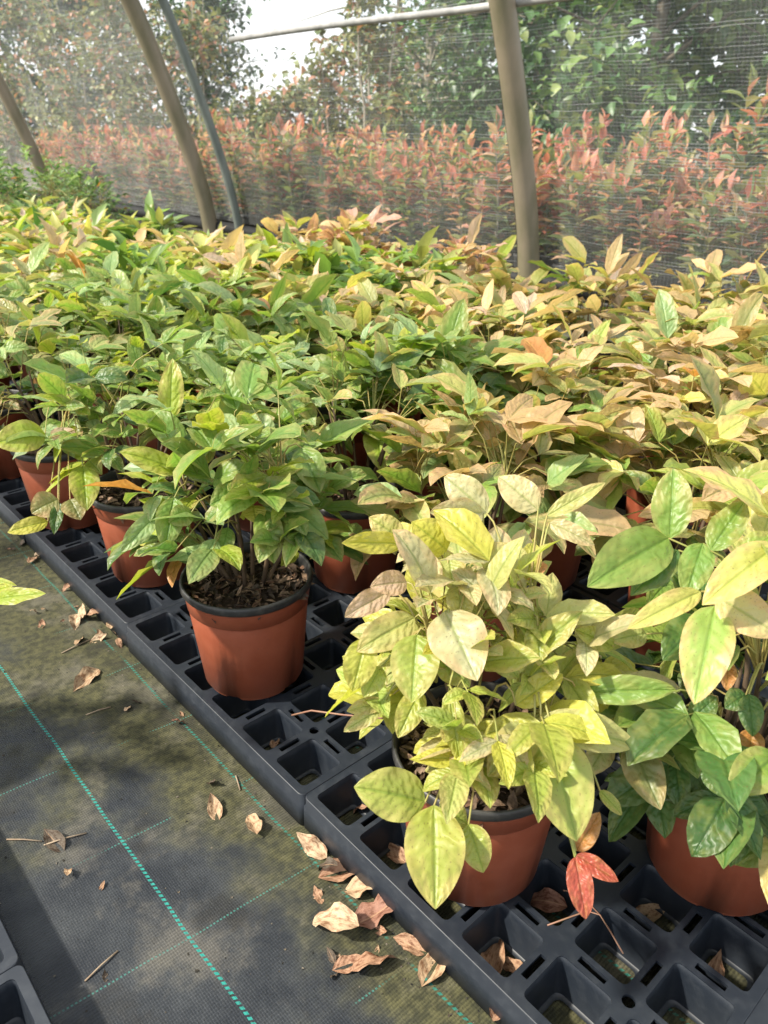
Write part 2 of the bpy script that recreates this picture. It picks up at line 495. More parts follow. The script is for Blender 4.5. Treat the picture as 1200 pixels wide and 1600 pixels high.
# ------------------------------------------------------------------ cell trays
P = 0.09
def rrect(cx, cy, hx, hy, r, n=3):
    pts = []
    for (sx, sy, a0) in ((1, 1, 0), (-1, 1, 90), (-1, -1, 180), (1, -1, 270)):
        for k in range(n+1):
            a = R(a0+90*k/n)
            pts.append((cx+sx*(hx-r)+r*math.cos(a), cy+sy*(hy-r)+r*math.sin(a)))
    return pts
def deck_mesh():
    cu = bpy.data.curves.new('deck', 'CURVE'); cu.dimensions = '2D'; cu.fill_mode = 'BOTH'; cu.extrude = 0.0022
    def add(pts):
        sp = cu.splines.new('POLY'); sp.points.add(len(pts)-1); sp.use_cyclic_u = True
        for q, p in zip(sp.points, pts): q.co = (p[0], p[1], 0, 1)
    add(rrect(.18, -.27, .1805, .2705, .008))
    for i in range(6):
        for j in range(4):
            cx, cy = (j+.5)*P, -(i+.5)*P
            add(rrect(cx, cy, .0345, .0345, .007))
            if j < 3: add(rrect(cx+P/2, cy, .0042, .0175, .0006, 1))
            if i < 5: add(rrect(cx, cy-P/2, .0175, .0042, .0006, 1))
    for i in (1, 5):
        for j in (1, 3):
            add([(j*P+.0075*math.cos(2*PI*k/12), -i*P+.0075*math.sin(2*PI*k/12)) for k in range(12)])
    ob = bpy.data.objects.new('deck_tmp', cu); COL.objects.link(ob)
    dg = bpy.context.evaluated_depsgraph_get()
    me = bpy.data.meshes.new_from_object(ob.evaluated_get(dg))
    bpy.data.objects.remove(ob)
    me.materials.clear(); me.materials.append(TRAY)
    return me
DECK = deck_mesh(); DECK.name = 'deck'
def cell_mesh():
    m = MB()
    def ring(h, z, r): return [Vector((x, y, z)) for x, y in rrect(0, 0, h, h, r)]
    m.quad_strip([ring(.0357, .0015, .008), ring(.0345, .0005, .007), ring(.0335, -.010, .008), ring(.029, -.0495, .009), ring(.0285, -.0505, .009), ring(.023, -.0505, .008)])
    return m.mesh('cell', TRAY)
CELL = cell_mesh()
def skirt_mesh():
    m = MB()
    rings = []
    for off, z in ((-.002, .0012), (.0, .0022), (.0012, .001), (.0012, -.014), (.0035, -.0165), (.0042, -.053), (.0012, -.053), (.0008, -.018), (-.001, -.014), (-.002, -.002)):
        rings.append([Vector((x, y, z)) for x, y in rrect(.18, -.27, .1805+off, .2705+off, .009, 4)])
    m.quad_strip(rings)
    return m.mesh('skirt', TRAY)
SKIRT = skirt_mesh()
joined = None
def joined_tray():
    bm = bmesh.new()
    bm.from_mesh(DECK); bm.from_mesh(SKIRT)
    for i in range(6):
        for j in range(4):
            t = CELL.copy(); t.transform(Matrix.Translation(((j+.5)*P, -(i+.5)*P, 0))); bm.from_mesh(t); bpy.data.meshes.remove(t)
    me = bpy.data.meshes.new('tray'); bm.to_mesh(me); bm.free(); me.materials.append(TRAY)
    return me
JT = joined_tray()
trng = random.Random(11)
def tray(x, y, label, near=True, group='black cell trays under the plants', rz=0.0):
    if near:
        t = empty('cell_tray', (x, y, 0), label, 'tray', group, rz)
        new_obj('deck', DECK, t); new_obj('skirt', SKIRT, t)
        for i in range(6):
            for j in range(4): new_obj('cell', CELL, t, ((j+.5)*P, -(i+.5)*P, 0))
    else:
        t = new_obj('cell_tray', JT, None, (x, y, 0)); t.rotation_euler = (0, 0, rz); tag(t, label, 'tray', group)
    return t
lab0 = {0: 'black cell tray carrying the yellow lime plant, its end cells empty', 1: 'black cell tray under the lone green plant with its soil showing', 2: 'black cell tray along the mossy aisle just past the lone green plant', -1: 'black cell tray continuing past the end of the yellow lime plant tray'}
for k in range(-2, 9):
    y = 0.5437*k
    tray(-.004*(k % 2), y, lab0.get(k, 'aisle edge black cell tray %s' % {-2: 'two short of the yellow lime plant tray', 3: 'two past the lone green plant tray', 4: 'three past the lone green plant tray'}.get(k, 'number %d past the lone green plant tray' % (k-1))), k <= 4, rz=R(trng.uniform(-.2, .2)))
    for c in range(1, 6):
        nearp = (c == 1 and k <= 2)
        cw = ['', 'second', 'third', 'fourth', 'fifth', 'sixth'][c]
        kw = {-2: 'three trays short of', -1: 'two trays short of', 0: 'one tray short of', 1: 'level with'}.get(k) or ['', 'one tray', 'two trays', 'three trays', 'four trays', 'five trays', 'six trays', 'seven trays'][k-1]+' beyond'
        lb = 'black cell tray, %s column from the aisle, %s the lone green pot' % (cw, kw)
        if c == 1 and k == 0: lb = 'black cell tray carrying the broad leaved green plant with cream tips'
        tray(.366*c+.003*trng.uniform(-1, 1), y+.004*trng.uniform(-1, 1), lb, nearp, rz=R(trng.uniform(-.3, .3)))
tray(2.20, .93, 'empty black cell tray left in the gap behind the peach plants', True, rz=R(8))
for k in (0, 1, -1):
    tray(-.373-.361, .56+.5437*(k-1), 'black cell tray across the aisle from the potted plants', True, 'black cell trays across the aisle')

# ------------------------------------------------------------------ pots
PD, PH, PB = 0.1035, 0.195, 0.0775
def pot_mesh():
    m = MB(); N = 48
    prof = [(.062, .010), (.0755, .003), (PB, .006), (PB+.0006, .012), (PB+.0040, .0135), (.0945, .1480), (.0938, .1495), (.0940, .1508), (.0962, .1522), (.0990, .176), (.0995, .181)]
    rings = []
    for k, (r, z) in enumerate(prof):
        ring = []
        for q in range(N):
            a = 2*PI*q/N
            zz = z
            if k in (1, 2, 3):      # moulded drainage notches around the foot
                zz += 0.0095*max(0, math.sin(a*5+.6))**6
            ring.append(Vector((r*math.cos(a), r*math.sin(a), zz)))
        rings.append(ring)
    m.quad_strip(rings, True, None, True, False)
    return m.mesh('wall', TERRA)
def rim_mesh():
    m = MB(); N = 48
    prof = [(.0990, .1800), (.1020, .1803), (.1036, .183), (.1036, .190), (.1024, .1938), (.1000, .1945), (.0982, .192), (.0962, .180), (.0900, .150)]
    m.quad_strip([[Vector((r*math.cos(2*PI*q/N), r*math.sin(2*PI*q/N), z)) for q in range(N)] for r, z in prof])
    return m.mesh('rim', RIM)
POTM, RIMM = pot_mesh(), rim_mesh()
def soil_mesh(seed):
    rg = random.Random(seed); m = MB(); rings = []
    for k in range(12):
        r = .0967*k/11+.0005
        rings.append([Vector((r*math.cos(2*PI*q/36), r*math.sin(2*PI*q/36), .168+.010*(1-(r/.097)**2)+rg.uniform(-.0025, .0025))) for q in range(36)])
    m.quad_strip(rings)
    return m.mesh('soil', SOIL)
SOILM = [soil_mesh(1), soil_mesh(2)]
CHC = [(0.085, 0.054, 0.034, 1), (0.153, 0.102, 0.068, 1), (0.238, 0.162, 0.111, 1), (0.051, 0.034, 0.024, 1), (0.340, 0.221, 0.145, 1), (0.187, 0.102, 0.060, 1), (0.102, 0.076, 0.060, 1)]
def mulch_mesh(seed, n=420):
    rg = random.Random(seed); m = MB()
    for k in range(n):
        a = rg.uniform(0, 2*PI); r = .092*math.sqrt(rg.random())
        p = Vector((r*math.cos(a), r*math.sin(a), .171+.010*(1-(r/.097)**2)+rg.uniform(0, .007)))
        d = Vector((rg.uniform(-1, 1), rg.uniform(-1, 1), rg.uniform(-.35, .35)))
        nn = Vector((rg.uniform(-.6, .6), rg.uniform(-.6, .6), 1))
        L = rg.uniform(.008, .026)
        m.leaf4(p, d, nn, L, L*rg.uniform(.25, .6), rg.choice(CHC), rg.uniform(-.2, .3))
    for k in range(26):     # needles and fine twigs
        a = rg.uniform(0, 2*PI); r = .07*math.sqrt(rg.random())
        p = Vector((r*math.cos(a), r*math.sin(a), .181+rg.uniform(0, .006)))
        d = Vector((rg.uniform(-1, 1), rg.uniform(-1, 1), rg.uniform(-.1, .2))).normalized()*rg.uniform(.02, .05)
        m.tube([p-d*.5, p+d*.1+Vector((0, 0, .003)), p+d*.5], .0006, 4, rg.choice(CHC[2:5]))
    return m.mesh('mulch', CHIP)
MULCH = [mulch_mesh(1), mulch_mesh(2)]

# ------------------------------------------------------------------ leaves
def leaf_mesh(name, W, fold, droop, twist, wave, ph, nl=7, nw=2, mat=LEAF, pw=(0.62, 0.95), curl=0.0):
    ts = [k/nl for k in range(nl+1)]
    raw = [max(1e-4, t**pw[0]*(1-t)**pw[1]) for t in ts]
    mx = max((k/200)**pw[0]*(1-k/200)**pw[1] for k in range(1, 200))
    v, uv, f = [], [], []
    y = z = 0.0
    for k, t in enumerate(ts):
        a = droop*t**1.2
        if k: y += math.cos(a)/nl; z -= math.sin(a)/nl
        wd = W*.5*raw[k]/mx
        if k == 0: wd = W*.015
        if k == nl: wd = W*.01
        n = Vector((0, math.sin(a), math.cos(a)))
        tw = twist*t
        for q in range(-nw, nw+1):
            s = q/nw
            x = wd*s
            h = abs(x)*math.tan(fold)*(1-.45*abs(s)) - curl*abs(x)*abs(s) + wave*W*abs(s)**1.5*math.sin(t*13+ph+(2.1 if s > 0 else 0))*math.sin(PI*t)
            xx = x*math.cos(tw); h2 = h+x*math.sin(tw)
            p = Vector((xx, y, z))+n*h2
            v.append(tuple(p)); uv.append((.5+.5*s, t))
    c = 2*nw+1
    for k in range(nl):
        for q in range(2*nw):
            a0 = k*c+q
            f.append((a0, a0+1, a0+1+c, a0+c))
    me = bpy.data.meshes.new(name); me.from_pydata(v, [], f)
    ul = me.uv_layers.new(name='UVMap')
    for lp in me.loops: ul.data[lp.index].uv = uv[lp.vertex_index]
    me.polygons.foreach_set('use_smooth', [True]*len(me.polygons))
    me.materials.append(mat); me.update()
    return me
# unit-width, unit-length leaf forms: scaled per leaf
VAR = []
lr = random.Random(21)
for k in range(12):
    VAR.append(leaf_mesh('leaf', 1.0, R(lr.uniform(8, 26)), R(lr.uniform(15, 75)), R(lr.uniform(-25, 25)), lr.uniform(.02, .06), lr.uniform(0, 6), 6, 2))
HVAR = []
for k in range(6):
    HVAR.append(leaf_mesh('leaf', 1.0, R(lr.uniform(9, 20)), R(lr.uniform(22, 48)), R(lr.uniform(-14, 14)), lr.uniform(.03, .06), lr.uniform(0, 6), 14, 4, pw=(.62, .86)))

PALC = {
 'green': (.21, .34, .065, .28), 'pgreen': (.31, .44, .15, .2), 'dgreen': (.085, .185, .045, .1), 'gyellow': (.36, .45, .045, .35),
 'lime': (.40, .46, .085, .3), 'limey': (.50, .51, .17, .4), 'limeg': (.36, .46, .09, .3), 'cream': (.57, .53, .29, .5),
 'pinkc': (.66, .48, .36, .5), 'yellow': (.54, .52, .075, .15), 'olive': (.29, .30, .11, .5), 'gcream': (0.356, 0.486, 0.109, 1.000),
 'pcream': (0.634, 0.538, 0.246, 1.000), 'ycream': (0.594, 0.576, 0.160, 0.900), 'red': (.52, .10, .06, .1), 'orange': (.56, .24, .07, .3),
 'peach': (.66, .48, .26, .6), 'bronze': (.48, .34, .17, .7), 'pink': (.60, .32, .25, .4), 'oliveg': (.40, .42, .13, .6), 'mint': (.27, .39, .17, .15)}
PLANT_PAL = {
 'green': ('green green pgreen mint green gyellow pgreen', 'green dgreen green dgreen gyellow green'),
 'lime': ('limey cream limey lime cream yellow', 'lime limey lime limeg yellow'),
 'bronze': ('bronze peach oliveg olive peach oliveg pgreen bronze', 'oliveg green olive green bronze'),
 'peach': ('peach peach oliveg pinkc limey oliveg ycream', 'oliveg green limeg peach olive'),
 'mixed': ('green pgreen gyellow oliveg olive pgreen mint', 'green oliveg green dgreen'),
 'yellow': ('gyellow ycream peach oliveg limey pgreen peach pinkc', 'oliveg pgreen gyellow peach'),
 'pink': ('pink pinkc peach oliveg pink gyellow peach', 'oliveg green pink bronze'),
 'broad': ('limeg gcream green ycream limey green', 'dgreen dgreen green dgreen'),
 'shrub': ('mint dgreen mint pgreen dgreen', 'dgreen dgreen mint')}
PLANT_PAL = {k: (a.split(), b.split()) for k, (a, b) in PLANT_PAL.items()}

def basis(d, n):
    d = d.normalized(); x = d.cross(n)
    if x.length < 1e-4: x = d.cross(Vector((.3, .8, .1)))
    x.normalize(); z = x.cross(d)
    return x, d, z
def leaf_matrix(b, d, n, L, W):
    x, y, z = basis(d, n)
    h = math.sqrt(L*W)*1.0
    return Matrix(((x.x*W, y.x*L, z.x*h, b.x), (x.y*W, y.y*L, z.y*h, b.y), (x.z*W, y.z*L, z.z*h, b.z), (0, 0, 0, 1)))
def vary(rg, c, k=.18):
    f = 1+rg.uniform(-k, k); g = rg.uniform(-.06, .06)
    return (max(.01, c[0]*f*(1+g)), max(.01, c[1]*f), max(.01, c[2]*f*(1-g)), max(0, min(1, c[3]*rg.uniform(.5, 1.3))))

def build_plant(x, y, label, pal, seed, near=True, group=None, Rd=.17, Ht=.23, sprigs=46, lsize=.066, hero=None, chips=False, cz=.255, tilt=(0, 0), low=-.12, wratio=.44, name='potted_nandina', pot=True, gap=None):
    rg = random.Random(seed)
    root = empty(name, (x, y, .0022), label, 'plant', group)
    root.rotation_euler = (tilt[0], tilt[1], 0)
    if pot:
        w0 = new_obj('pot', POTM, root); w0.rotation_euler = (0, 0, rg.uniform(0, 6))
        new_obj('rim', RIMM, w0)
        s0 = new_obj('soil', SOILM[seed % 2], root)
        if chips: tag(new_obj('mulch', MULCH[seed % 2], s0), kind='stuff')
    top, lowp = PLANT_PAL[pal]
    stems, pets, far = MB(), MB(), MB()
    cen = Vector((0, 0, cz))
    zb = .165 if pot else 0.0
    nodes = []
    for k in range(11):
        a = rg.uniform(0, 2*PI); r = rg.uniform(.006, .034); q = rg.uniform(.02, .38)
        b = Vector((r*math.cos(a), r*math.sin(a), zb)); e = Vector((r*math.cos(a)+q*Rd*math.cos(a)*1.3, r*math.sin(a)+q*Rd*math.sin(a)*1.3, cz+Ht*rg.uniform(-.05, .5)))
        mid = b.lerp(e, .5)+Vector((rg.uniform(-.008, .008), rg.uniform(-.008, .008), .01))
        stems.tube([b, b.lerp(mid, .5), mid, mid.lerp(e, .55), e], [.0040, .0036, .0032, .0026, .0018], 6)
        nodes.append((mid, e))
    nleaf = 0
    def add_leaf(b, d, n, L, W, c, hv=False):
        nonlocal nleaf
        nleaf += 1
        if near:
            o = bpy.data.objects.new('leaf', rg.choice(HVAR if hv else VAR))
            o.parent = root; o.matrix_basis = leaf_matrix(b, d, n, L, W); o.color = c
            COL.objects.link(o)
        else:
            far.leaf4(b, d, n, L, W, c, rg.uniform(.1, .3))
    for k in range(sprigs):
        a = rg.uniform(0, 2*PI)
        sphi = rg.uniform(low, 1.0); ph = math.asin(max(-1, min(1, sphi)))
        rr = rg.uniform(.62, 1.05)
        out = Vector((math.cos(a)*math.cos(ph), math.sin(a)*math.cos(ph), math.sin(ph)))
        p = cen+Vector((out.x*Rd, out.y*Rd, out.z*Ht))*rr
        if gap and gap(p): continue
        mid, e = min(nodes, key=lambda q: (q[1]-p).length)
        s = mid.lerp(e, rg.uniform(.4, 1))
        mp = s.lerp(p, .55)+Vector((0, 0, .012+.02*rg.random()))
        pets.tube([s, s.lerp(mp, .5)+Vector((0, 0, .004)), mp, p], [.0013, .0011, .0010, .0008], 4, None, False)
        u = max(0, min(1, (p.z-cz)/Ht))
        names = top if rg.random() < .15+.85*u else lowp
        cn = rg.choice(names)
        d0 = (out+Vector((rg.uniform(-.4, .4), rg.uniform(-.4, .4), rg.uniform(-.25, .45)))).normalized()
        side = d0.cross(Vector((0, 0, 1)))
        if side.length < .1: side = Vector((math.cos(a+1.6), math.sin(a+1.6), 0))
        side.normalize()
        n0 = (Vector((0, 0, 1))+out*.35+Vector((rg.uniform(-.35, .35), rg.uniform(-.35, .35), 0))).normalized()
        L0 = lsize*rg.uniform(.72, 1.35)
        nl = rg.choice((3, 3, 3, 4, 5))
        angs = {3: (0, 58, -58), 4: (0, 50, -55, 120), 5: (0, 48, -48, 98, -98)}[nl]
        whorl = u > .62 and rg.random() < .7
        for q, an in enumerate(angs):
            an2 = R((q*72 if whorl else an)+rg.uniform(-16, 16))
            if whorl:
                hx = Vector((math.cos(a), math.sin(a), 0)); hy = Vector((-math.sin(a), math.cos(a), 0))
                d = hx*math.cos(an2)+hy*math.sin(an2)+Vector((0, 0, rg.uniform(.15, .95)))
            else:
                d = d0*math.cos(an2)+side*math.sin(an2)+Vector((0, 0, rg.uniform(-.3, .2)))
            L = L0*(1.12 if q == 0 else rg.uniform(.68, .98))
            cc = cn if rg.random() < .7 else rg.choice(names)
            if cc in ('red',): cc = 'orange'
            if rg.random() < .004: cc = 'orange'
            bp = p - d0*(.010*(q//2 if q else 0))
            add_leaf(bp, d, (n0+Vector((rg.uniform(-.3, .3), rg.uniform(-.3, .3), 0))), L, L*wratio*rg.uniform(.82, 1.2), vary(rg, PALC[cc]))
    for h in (hero or []):
        b, t, n, wd, ck = h
        org = Vector((x, y, .0022))
        b = Vector(b)-org; t = Vector(t)-org
        d = t-b; L = d.length*1.06
        s = min(nodes, key=lambda q: (q[1]-b).length)[1]
        s = s.lerp(cen, .3)
        if b.z < .17: s = Vector((b.x*.55, b.y*.55, .21))
        mp = s.lerp(b, .6)+Vector((0, 0, .03))
        pets.tube([s, s.lerp(mp, .5)+Vector((0, 0, .012)), mp, mp.lerp(b, .6)+Vector((0, 0, .006)), b], [.0016, .0014, .0012, .0011, .0010], 5, None, False)
        n = Vector(n)
        # start a little raised so that the drooping blade ends on the tip
        xq, yq, zq = basis(d, n)
        d2 = (d.normalized()+zq*.26)
        add_leaf(b, d2, n, L, wd*1.08, vary(rg, PALC[ck], .07), True)
    new_obj('stem', stems.mesh('stem', STEM), root)
    new_obj('petioles', pets.mesh('petioles', PETIOLE), root)
    if not near: tag(new_obj('foliage', far.mesh('foliage', LEAF_FAR), root), kind='stuff')
    return root, nleaf

def px(p):
    d = Vector(p)-CAM
    z = d.dot(fwd)
    return 600+1200*d.dot(r2)/z, 800-1200*d.dot(u2)/z, z

# leaves measured on the foreground plants: base, tip, facing, width, colour
HERO = {
    'p2': [
        ((-0.041, -0.269, 0.252), (-0.093, -0.228, 0.277), (-0.37, -0.4, 0.84), 0.045, 'lime'),
        ((-0.038, -0.278, 0.253), (-0.088, -0.331, 0.209), (-0.37, -0.34, 0.87), 0.052, 'lime'),
        ((-0.019, -0.306, 0.237), (-0.031, -0.337, 0.21), (-0.4, -0.31, 0.86), 0.028, 'lime'),
        ((-0.03, -0.278, 0.249), (-0.017, -0.304, 0.232), (-0.4, -0.34, 0.85), 0.022, 'lime'),
        ((0.071, -0.325, 0.306), (0.03, -0.391, 0.254), (-0.49, -0.29, 0.82), 0.053, 'limeg'),
        ((0.065, -0.309, 0.311), (0.003, -0.307, 0.286), (-0.48, -0.34, 0.81), 0.036, 'limey'),
        ((0.071, -0.312, 0.315), (0.132, -0.376, 0.29), (-0.53, -0.29, 0.79), 0.035, 'limey'),
        ((0.02, -0.237, 0.331), (-0.004, -0.278, 0.284), (-0.45, -0.39, 0.8), 0.021, 'lime'),
        ((0.043, -0.206, 0.401), (0.015, -0.275, 0.373), (-0.5, -0.43, 0.75), 0.052, 'cream'),
        ((0.027, -0.184, 0.368), (-0.016, -0.222, 0.332), (-0.45, -0.45, 0.77), 0.045, 'lime'),
        ((0.039, -0.168, 0.374), (-0.029, -0.155, 0.359), (-0.45, -0.49, 0.75), 0.033, 'limey'),
        ((-0.012, -0.151, 0.364), (-0.046, -0.169, 0.327), (-0.41, -0.49, 0.77), 0.031, 'yellow'),
        ((0.007, -0.211, 0.324), (-0.035, -0.224, 0.298), (-0.43, -0.43, 0.8), 0.025, 'lime'),
        ((0.167, -0.147, 0.442), (0.151, -0.096, 0.474), (-0.57, -0.5, 0.65), 0.035, 'cream'),
        ((0.164, -0.145, 0.442), (0.104, -0.12, 0.453), (-0.56, -0.5, 0.66), 0.028, 'cream'),
        ((0.21, -0.184, 0.445), (0.2, -0.135, 0.471), (-0.61, -0.46, 0.64), 0.035, 'cream'),
        ((0.07, -0.115, 0.427), (0.004, -0.092, 0.441), (-0.48, -0.55, 0.69), 0.023, 'yellow'),
        ((0.074, -0.111, 0.427), (0.053, -0.082, 0.452), (-0.5, -0.54, 0.68), 0.028, 'limey'),
        ((0.097, -0.155, 0.426), (0.073, -0.128, 0.457), (-0.53, -0.51, 0.68), 0.038, 'yellow'),
        ((0.09, -0.165, 0.425), (0.068, -0.193, 0.409), (-0.53, -0.47, 0.71), 0.029, 'limey'),
        ((0.076, -0.241, 0.359), (0.077, -0.277, 0.342), (-0.52, -0.39, 0.76), 0.026, 'lime'),
        ((0.124, -0.26, 0.373), (0.101, -0.283, 0.353), (-0.55, -0.37, 0.75), 0.027, 'lime'),
        ((0.067, -0.284, 0.318), (0.111, -0.304, 0.346), (-0.53, -0.35, 0.78), 0.026, 'yellow'),
        ((0.208, -0.198, 0.444), (0.27, -0.222, 0.468), (-0.64, -0.41, 0.65), 0.019, 'limey'),
        ((0.204, -0.205, 0.44), (0.222, -0.253, 0.426), (-0.63, -0.4, 0.67), 0.020, 'cream'),
        ((0.033, -0.135, 0.392), (-0.025, -0.132, 0.386), (-0.45, -0.52, 0.73), 0.023, 'pinkc'),
        ((0.134, -0.311, 0.312), (0.192, -0.383, 0.327), (-0.58, -0.28, 0.77), 0.027, 'green'),
        ((0.09, -0.375, 0.258), (0.092, -0.401, 0.245), (-0.51, -0.24, 0.83), 0.012, 'lime'),
        ((0.053, -0.381, 0.2), (0.031, -0.414, 0.165), (-0.44, -0.23, 0.87), 0.023, 'red'),
        ((0.054, -0.381, 0.202), (0.069, -0.418, 0.188), (-0.46, -0.22, 0.86), 0.017, 'red'),
        ((0.059, -0.378, 0.201), (0.09, -0.379, 0.23), (-0.48, -0.25, 0.84), 0.020, 'orange'),
        ((0.044, -0.15, 0.407), (0.004, -0.14, 0.414), (-0.47, -0.51, 0.72), 0.025, 'pinkc'),
        ((0.077, -0.192, 0.412), (0.051, -0.222, 0.388), (-0.52, -0.45, 0.73), 0.026, 'limey'),
        ((0.107, -0.199, 0.419), (0.135, -0.208, 0.443), (-0.57, -0.45, 0.69), 0.029, 'limey'),
        ((0.038, -0.206, 0.35), (0.041, -0.244, 0.331), (-0.48, -0.42, 0.77), 0.030, 'limeg'),
        ((-0.02, -0.182, 0.297), (-0.063, -0.173, 0.286), (-0.39, -0.46, 0.8), 0.016, 'limey'),
        ((-0.013, -0.179, 0.299), (-0.052, -0.165, 0.301), (-0.4, -0.46, 0.79), 0.016, 'limey'),
        ((0.175, -0.319, 0.354), (0.151, -0.287, 0.369), (-0.59, -0.33, 0.74), 0.022, 'lime'),
        ((-0.007, -0.168, 0.335), (-0.037, -0.175, 0.318), (-0.41, -0.47, 0.78), 0.022, 'lime'),
    ],
    'p3': [
        ((0.201, -0.4, 0.425), (0.122, -0.432, 0.372), (-0.63, -0.24, 0.74), 0.042, 'gcream'),
        ((0.205, -0.398, 0.433), (0.213, -0.455, 0.416), (-0.67, -0.22, 0.71), 0.038, 'pcream'),
        ((0.252, -0.423, 0.481), (0.165, -0.402, 0.441), (-0.69, -0.25, 0.68), 0.036, 'ycream'),
        ((0.208, -0.381, 0.429), (0.127, -0.354, 0.406), (-0.64, -0.29, 0.72), 0.024, 'ycream'),
        ((0.239, -0.325, 0.453), (0.136, -0.303, 0.426), (-0.64, -0.34, 0.69), 0.050, 'green'),
        ((0.244, -0.324, 0.45), (0.281, -0.296, 0.507), (-0.69, -0.33, 0.64), 0.037, 'green'),
        ((0.259, -0.352, 0.451), (0.204, -0.37, 0.418), (-0.67, -0.28, 0.68), 0.030, 'green'),
        ((0.229, -0.382, 0.388), (0.17, -0.376, 0.363), (-0.63, -0.26, 0.73), 0.039, 'dgreen'),
        ((0.153, -0.368, 0.264), (0.125, -0.422, 0.235), (-0.54, -0.23, 0.81), 0.036, 'olive'),
        ((0.173, -0.366, 0.293), (0.142, -0.385, 0.268), (-0.56, -0.25, 0.79), 0.021, 'dgreen'),
        ((0.19, -0.49, 0.311), (0.126, -0.478, 0.298), (-0.59, -0.16, 0.79), 0.036, 'green'),
        ((0.234, -0.413, 0.35), (0.216, -0.424, 0.332), (-0.63, -0.21, 0.75), 0.015, 'orange'),
        ((0.238, -0.338, 0.445), (0.172, -0.33, 0.412), (-0.65, -0.31, 0.69), 0.028, 'dgreen'),
        ((0.194, -0.406, 0.295), (0.219, -0.415, 0.315), (-0.6, -0.22, 0.77), 0.023, 'dgreen'),
        ((0.193, -0.407, 0.293), (0.158, -0.404, 0.283), (-0.58, -0.22, 0.79), 0.019, 'dgreen'),
        ((0.227, -0.441, 0.332), (0.204, -0.461, 0.306), (-0.62, -0.18, 0.76), 0.021, 'dgreen'),
        ((0.229, -0.438, 0.328), (0.202, -0.432, 0.324), (-0.62, -0.2, 0.76), 0.022, 'dgreen'),
        ((0.219, -0.455, 0.301), (0.195, -0.467, 0.284), (-0.6, -0.17, 0.78), 0.022, 'orange'),
        ((0.249, -0.365, 0.452), (0.305, -0.364, 0.483), (-0.71, -0.28, 0.65), 0.030, 'green'),
        ((0.25, -0.391, 0.449), (0.294, -0.406, 0.474), (-0.71, -0.24, 0.66), 0.027, 'limeg'),
        ((0.184, -0.426, 0.286), (0.179, -0.457, 0.278), (-0.58, -0.19, 0.79), 0.027, 'dgreen'),
        ((0.179, -0.438, 0.273), (0.162, -0.463, 0.258), (-0.57, -0.18, 0.8), 0.025, 'dgreen'),
        ((0.202, -0.339, 0.36), (0.165, -0.321, 0.36), (-0.6, -0.3, 0.74), 0.024, 'limey'),
        ((0.233, -0.389, 0.44), (0.227, -0.428, 0.418), (-0.68, -0.24, 0.69), 0.030, 'green'),
    ],
    'p1': [
        ((0.077, 0.173, 0.35), (0.051, 0.118, 0.3), (-0.39, -0.62, 0.68), 0.037, 'green'),
        ((0.108, 0.176, 0.352), (0.131, 0.101, 0.316), (-0.43, -0.6, 0.67), 0.043, 'green'),
        ((0.077, 0.176, 0.355), (0.121, 0.123, 0.357), (-0.42, -0.62, 0.66), 0.019, 'pgreen'),
        ((0.01, 0.198, 0.319), (-0.036, 0.169, 0.282), (-0.33, -0.64, 0.7), 0.029, 'pgreen'),
        ((-0.033, 0.269, 0.346), (-0.097, 0.259, 0.311), (-0.28, -0.69, 0.67), 0.026, 'pgreen'),
        ((-0.011, 0.262, 0.365), (-0.052, 0.222, 0.316), (-0.31, -0.68, 0.66), 0.035, 'green'),
        ((0.037, 0.207, 0.324), (0.008, 0.183, 0.294), (-0.35, -0.64, 0.68), 0.025, 'green'),
        ((0.016, 0.285, 0.39), (-0.049, 0.334, 0.421), (-0.32, -0.72, 0.62), 0.030, 'gyellow'),
        ((0.059, 0.391, 0.427), (0.092, 0.427, 0.502), (-0.36, -0.75, 0.56), 0.035, 'gyellow'),
        ((0.067, 0.2, 0.376), (0.015, 0.208, 0.365), (-0.37, -0.66, 0.65), 0.040, 'green'),
        ((0.074, 0.188, 0.368), (0.11, 0.139, 0.389), (-0.42, -0.64, 0.65), 0.038, 'green'),
        ((-0.003, 0.231, 0.352), (-0.037, 0.23, 0.349), (-0.32, -0.68, 0.66), 0.029, 'green'),
        ((0.067, 0.186, 0.356), (0.059, 0.168, 0.341), (-0.39, -0.64, 0.66), 0.030, 'yellow'),
        ((0.077, 0.305, 0.413), (0.132, 0.236, 0.429), (-0.41, -0.69, 0.6), 0.033, 'pgreen'),
        ((0.051, 0.336, 0.4), (0.026, 0.392, 0.45), (-0.34, -0.73, 0.59), 0.038, 'green'),
        ((0.14, 0.249, 0.413), (0.14, 0.297, 0.44), (-0.43, -0.68, 0.6), 0.041, 'pgreen'),
        ((0.167, 0.207, 0.409), (0.152, 0.145, 0.364), (-0.46, -0.63, 0.63), 0.042, 'green'),
        ((0.144, 0.338, 0.438), (0.154, 0.393, 0.489), (-0.42, -0.72, 0.56), 0.035, 'green'),
    ],
    'L': [
        ((-0.04, 0.669, 0.349), (-0.119, 0.68, 0.349), (-0.21, -0.78, 0.58), 0.054, 'gyellow'),
        ((0.002, 0.635, 0.288), (-0.028, 0.567, 0.237), (-0.25, -0.74, 0.63), 0.047, 'gyellow'),
        ((-0.078, 0.624, 0.21), (-0.142, 0.635, 0.206), (-0.19, -0.74, 0.65), 0.028, 'yellow'),
        ((0.0, 0.69, 0.345), (-0.021, 0.65, 0.324), (-0.25, -0.77, 0.59), 0.038, 'pinkc'),
        ((-0.054, 0.626, 0.244), (-0.099, 0.629, 0.233), (-0.21, -0.74, 0.64), 0.044, 'olive'),
        ((-0.054, 0.623, 0.239), (-0.082, 0.591, 0.199), (-0.22, -0.73, 0.65), 0.020, 'dgreen'),
